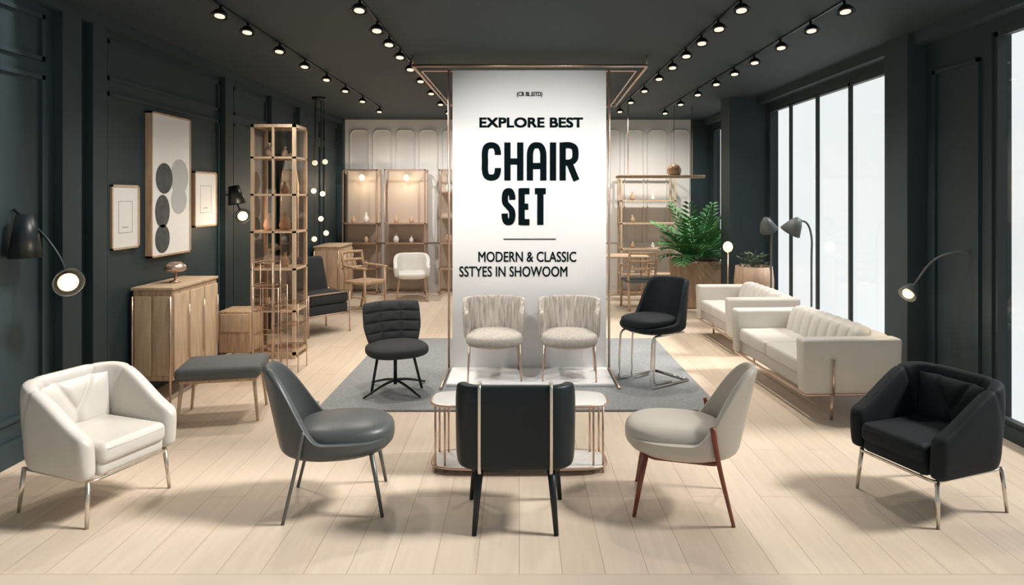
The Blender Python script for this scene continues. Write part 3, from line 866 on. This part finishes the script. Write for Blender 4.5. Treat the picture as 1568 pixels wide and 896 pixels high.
def wood_armchair(loc, rot, seatm=wood, m=wood):
    g = grp('wooden_armchair', loc, rot)
    rbox('seat', (0.46, 0.44, 0.05), (0, 0, 0.44), seatm, g, bevel=0.015)
    for i, sx in enumerate((-1, 1)):
        tube('front_leg_%d' % (i+1), [(sx*0.22, -0.21, 0.0), (sx*0.22, -0.2, 0.66)], 0.018, m, g)
        tube('rear_leg_%d' % (i+1), [(sx*0.21, 0.28, 0.0), (sx*0.21, 0.2, 0.45), (sx*0.21, 0.28, 0.9)], 0.019, m, g, smooth=True)
        tube('arm_%d' % (i+1), [(sx*0.22, -0.24, 0.66), (sx*0.25, 0, 0.67), (sx*0.21, 0.24, 0.69)], 0.02, m, g, smooth=True)
        tube('side_rail_%d' % (i+1), [(sx*0.21, -0.2, 0.22), (sx*0.21, 0.24, 0.22)], 0.012, m, g)
    for i, z in enumerate((0.88, 0.76, 0.64)):
        tube('back_rail_%d' % (i+1), [(-0.21, 0.2+z*0.08, z), (0, 0.25+z*0.09, z), (0.21, 0.2+z*0.08, z)], 0.022, m, g, smooth=True)
    return g
wood_armchair((-2.36, 10.0, 0), 60)

def small_tub(loc, rot):
    g = grp('accent_armchair', loc, rot)
    P = upath(0.5, 0.46, 0.2, 50)
    wall_loft('shell', P, lambda s, x, y: 0.60+0.18*ss(-0.1, 0.2, y), 0.42, 0.08, ceramic, g, flare=0.1, grooves=(0.35, 0.5, 0.65), gd=0.01, gw=0.01)
    superell('seat_cushion', (0.48, 0.5, 0.12), (0, -0.02, 0.43), ceramic, g, e1=0.5, e2=0.5)
    for i, (sx, sy) in enumerate([(-1, -1), (1, -1), (1, 1), (-1, 1)]):
        tube('leg_%d' % (i+1), [(sx*0.2, sy*0.18, 0.40), (sx*0.26, sy*0.24, 0)], 0.016, wood, g, r2=0.01)
small_tub((-1.80, 10.95, 0), 10)

def globes():
    g = grp('globe_chandelier', (-2.85, 9.3, 0))
    for i, (x, z) in enumerate([(-0.06, 2.22), (0.06, 2.24), (-0.05, 1.82), (0.05, 1.78), (0.0, 1.42), (-0.04, 1.14), (0.10, 1.22)]):
        y = 0.1*math.sin(i*2.1)
        superell('globe_%d' % (i+1), (0.075, 0.075, 0.075), (x, y, z), glow, g, e1=1, e2=1, nu=16, nv=10)
        tube('cord_%d' % (i+1), [(x, y, z+0.03), (x*0.6, y, CZ)], 0.003, black_metal, g, n=6)
    lathe('canopy', [(0, CZ-0.03), (0.1, CZ-0.03), (0.1, CZ), (0, CZ)], black_metal, g)
    point(g, (0.15, -0.15, 1.7), 12)
globes()
g = grp('arched_floor_mirror', (-3.2, 9.1, 0))
tube('frame', [(0, -0.35, 0.0), (0, -0.35, 1.9), (0, -0.2, 2.25), (0, 0, 2.35), (0, 0.2, 2.25), (0, 0.35, 1.9), (0, 0.35, 0.0)], 0.014, rose_gold, g, closed=True)
mirror = M('mirror', (0.35, 0.38, 0.38), 0.05, 1.0)
mesh_obj('glass', [(0, -0.35, 0.0), (0, -0.35, 1.9), (0, -0.2, 2.25), (0, 0, 2.35), (0, 0.2, 2.25), (0, 0.35, 1.9), (0, 0.35, 0.0)], [[0, 1, 2, 3, 4, 5, 6]], mirror, g, smooth=False)

# ------------------------------------------------------------ right back area
def wall_shelf():
    g = grp('hanging_wood_shelf', (0, 0, 0))
    rbox('board', (1.35, 0.25, 0.045), (2.2, 10.2, 2.05), woodh, g, bevel=0.01)
    for i, x in enumerate((1.7, 2.7)):
        tube('rod_%d' % (i+1), [(x, 10.2, 2.06), (x, 10.2, CZ)], 0.007, rose_gold, g)
    superell('globe', (0.22, 0.22, 0.22), (2.42, 10.2, 2.14), M('amber_glass', (0.45, 0.28, 0.17), 0.15), g, e1=1, e2=1)
    tube('globe_cord', [(2.42, 10.2, 2.2), (2.42, 10.2, CZ)], 0.005, rose_gold, g)
wall_shelf()
def dining_table():
    g = grp('dining_table', (1.72, 11.0, 0))
    rbox('top', (0.85, 0.55, 0.035), (0, 0, 0.74), woodh, g, bevel=0.01)
    for i, (sx, sy) in enumerate([(-1, -1), (1, -1), (1, 1), (-1, 1)]):
        tube('leg_%d' % (i+1), [(sx*0.37, sy*0.22, 0.73), (sx*0.39, sy*0.23, 0)], 0.02, wood, g, r2=0.014)
dining_table()
wood_armchair((1.86, 10.2, 0), 185, grey_cushion)

def planter_box():
    g = grp('potted_palm', (2.80, 10.35, 0))
    rbox('planter', (0.64, 0.5, 0.74), (0, 0, 0.37), terra, g, bevel=0.04, top=(1.15, 1.15))
    rbox('soil', (0.62, 0.48, 0.03), (0, 0, 0.745), soil, g, bevel=0.01)
    vs, fs = [], []
    rnd = random.Random(7)
    for f in range(60):
        az = rnd.uniform(0, 2*math.pi); el = rnd.uniform(0.4, 1.45); Ln = rnd.uniform(0.55, 1.08)
        dirv = Vector((math.cos(az)*math.cos(el), math.sin(az)*math.cos(el), math.sin(el)))
        p = Vector((0.08*math.cos(az), 0.08*math.sin(az), 0.75)); n = 12
        pts = []
        for i in range(n):
            pts.append(p.copy()); p = p+dirv*Ln/n
            dirv = (dirv+Vector((0, 0, -0.09))).normalized()
        sd = Vector((-math.sin(az), math.cos(az), 0))
        for i in range(2, n):
            ll = 0.16*math.sin(math.pi*(i-0.8)/(n-0.5))+0.03
            t = (pts[i]-pts[i-1]).normalized()
            for s in (-1, 1):
                a = pts[i]; tip = a+sd*s*ll+t*ll*0.7+Vector((0, 0, -0.03))
                m1 = a+(tip-a)*0.45+t*0.03; m2 = a+(tip-a)*0.45-t*0.03
                b = len(vs); vs += [a, m1, tip, m2]; fs.append([b, b+1, b+2, b+3])
        for i in range(n-1):
            b = len(vs)
            w = sd*0.006
            vs += [pts[i]-w, pts[i]+w, pts[i+1]+w, pts[i+1]-w]; fs.append([b, b+1, b+2, b+3])
    for i, v in enumerate(vs):
        v = Vector(v); v.x = max(-0.62, min(0.62, v.x)); vs[i] = v
    mesh_obj('fronds', vs, fs, leafm, g)
planter_box()
def round_planter():
    g = grp('round_planter', (3.18, 8.85, 0))
    lathe('pot', [(0, 0), (0.19, 0), (0.25, 0.3), (0.26, 0.6), (0.24, 0.80), (0.22, 0.80), (0.22, 0.76), (0, 0.76)], terra, g)
    rnd = random.Random(3); vs = []; fs = []
    for i in range(120):
        a = rnd.uniform(0, 6.28); r = rnd.uniform(0, 0.18); h = rnd.uniform(0.03, 0.20)
        p = Vector((r*math.cos(a), r*math.sin(a), 0.76+h)); s = 0.045
        d = Vector((math.cos(a+rnd.uniform(-1, 1)), math.sin(a+rnd.uniform(-1, 1)), rnd.uniform(-.2, .6))).normalized()
        q = d.cross(Vector((0, 0, 1))).normalized()*s*0.5
        b = len(vs); vs += [p, p+d*s+q, p+d*2*s, p+d*s-q]; fs.append([b, b+1, b+2, b+3])
        b = len(vs); vs += [p+Vector((0.002, 0, 0)), p-Vector((0.002, 0, 0)), Vector((p.x*0.6, p.y*0.6, 0.74))]; fs.append([b, b+1, b+2])
    mesh_obj('foliage', vs, fs, leafd, g)
round_planter()

def floor_lamp(x, y, hx, hz, flip):
    g = grp('arc_floor_lamp', (x, y, 0))
    tube('pole', [(0, 0, 0.02), (0, 0, 1.0), (0, 0, 1.30), (hx*0.3, 0, 1.46), (hx, 0, hz+0.05)], 0.011, lampgrey, g, smooth=True)
    lathe('base', [(0, 0), (0.12, 0), (0.12, 0.018), (0, 0.022)], lampgrey, g)
    lathe('shade', [(0, 0.1), (0.03, 0.1), (0.07, 0.04), (0.115, -0.08), (0.11, -0.08), (0.06, 0.02), (0, 0.06)], lampgrey, g, loc=(hx, -0.02, hz), rot=(20, flip, 0))
    superell('bulb', (0.07, 0.07, 0.08), (hx, -0.03, hz-0.02), ceramic, g, e1=1, e2=1, nu=16, nv=10)
floor_lamp(3.20, 7.15, -0.20, 1.42, 25)
floor_lamp(3.24, 8.40, -0.06, 1.38, -25)
g = grp('globe_floor_lamp', (2.86, 8.95, 0))
tube('pole', [(0, 0, 0.01), (0, 0, 0.98)], 0.009, rose_gold, g)
lathe('base', [(0, 0), (0.1, 0), (0.1, 0.015), (0, 0.02)], rose_gold, g)
superell('globe', (0.13, 0.13, 0.15), (0, 0, 1.05), glow, g, e1=1, e2=1, nu=20, nv=12)

# ------------------------------------------------------------ world (foggy sky, bright at the horizon) + sun
w = bpy.data.worlds.new('foggy_sky'); scene.world = w; w.use_nodes = True
nt = w.node_tree; N = nt.nodes; L = nt.links
bg = N['Background']
tc = N.new('ShaderNodeTexCoord'); sep = N.new('ShaderNodeSeparateXYZ'); L.new(tc.outputs['Generated'], sep.inputs[0])
r1 = N.new('ShaderNodeMapRange'); r1.interpolation_type = 'SMOOTHSTEP'
L.new(sep.outputs['Z'], r1.inputs[0]); r1.inputs[1].default_value = 0.25; r1.inputs[2].default_value = 0.7; r1.inputs[3].default_value = 1.10; r1.inputs[4].default_value = 0.38
r2_ = N.new('ShaderNodeMapRange'); r2_.interpolation_type = 'SMOOTHSTEP'
L.new(sep.outputs['Y'], r2_.inputs[0]); r2_.inputs[1].default_value = -0.7; r2_.inputs[2].default_value = 0.0; r2_.inputs[3].default_value = 0.42; r2_.inputs[4].default_value = 1.0
# faint drifting fog
nz = N.new('ShaderNodeTexNoise'); nz.inputs['Scale'].default_value = 2.2; nz.inputs['Detail'].default_value = 3; L.new(tc.outputs['Generated'], nz.inputs['Vector'])
r3 = N.new('ShaderNodeMapRange'); r3.inputs[1].default_value = 0.3; r3.inputs[2].default_value = 0.7; r3.inputs[3].default_value = 0.86; r3.inputs[4].default_value = 1.04; L.new(nz.outputs['Fac'], r3.inputs[0])
mu = N.new('ShaderNodeMath'); mu.operation = 'MULTIPLY'; L.new(r1.outputs[0], mu.inputs[0]); L.new(r2_.outputs[0], mu.inputs[1])
mu2 = N.new('ShaderNodeMath'); mu2.operation = 'MULTIPLY'; L.new(mu.outputs[0], mu2.inputs[0]); L.new(r3.outputs[0], mu2.inputs[1])
L.new(mu2.outputs[0], bg.inputs[1]); bg.inputs[0].default_value = (0.88, 0.925, 0.92, 1)
ld = bpy.data.lights.new('sun', 'SUN'); ld.energy = 3.9; ld.angle = math.radians(10); ld.color = (1, 0.96, 0.91)
so = bpy.data.objects.new('sun', ld); COL.objects.link(so)
d = Vector((-1.0, 0.02, -1.05)).normalized()
so.rotation_euler = d.to_track_quat('-Z', 'Y').to_euler()

# ------------------------------------------------------------ camera
cd = bpy.data.cameras.new('camera'); cam = bpy.data.objects.new('camera', cd); COL.objects.link(cam)
cam.location = (0, 0, 1.75); cam.rotation_euler = (math.radians(90), 0, 0)
cd.sensor_width = 36; cd.lens = 36*1000/1568
cd.shift_x = -11/1568; cd.shift_y = -148/1568
cd.clip_start = 0.05; cd.clip_end = 100
scene.camera = cam
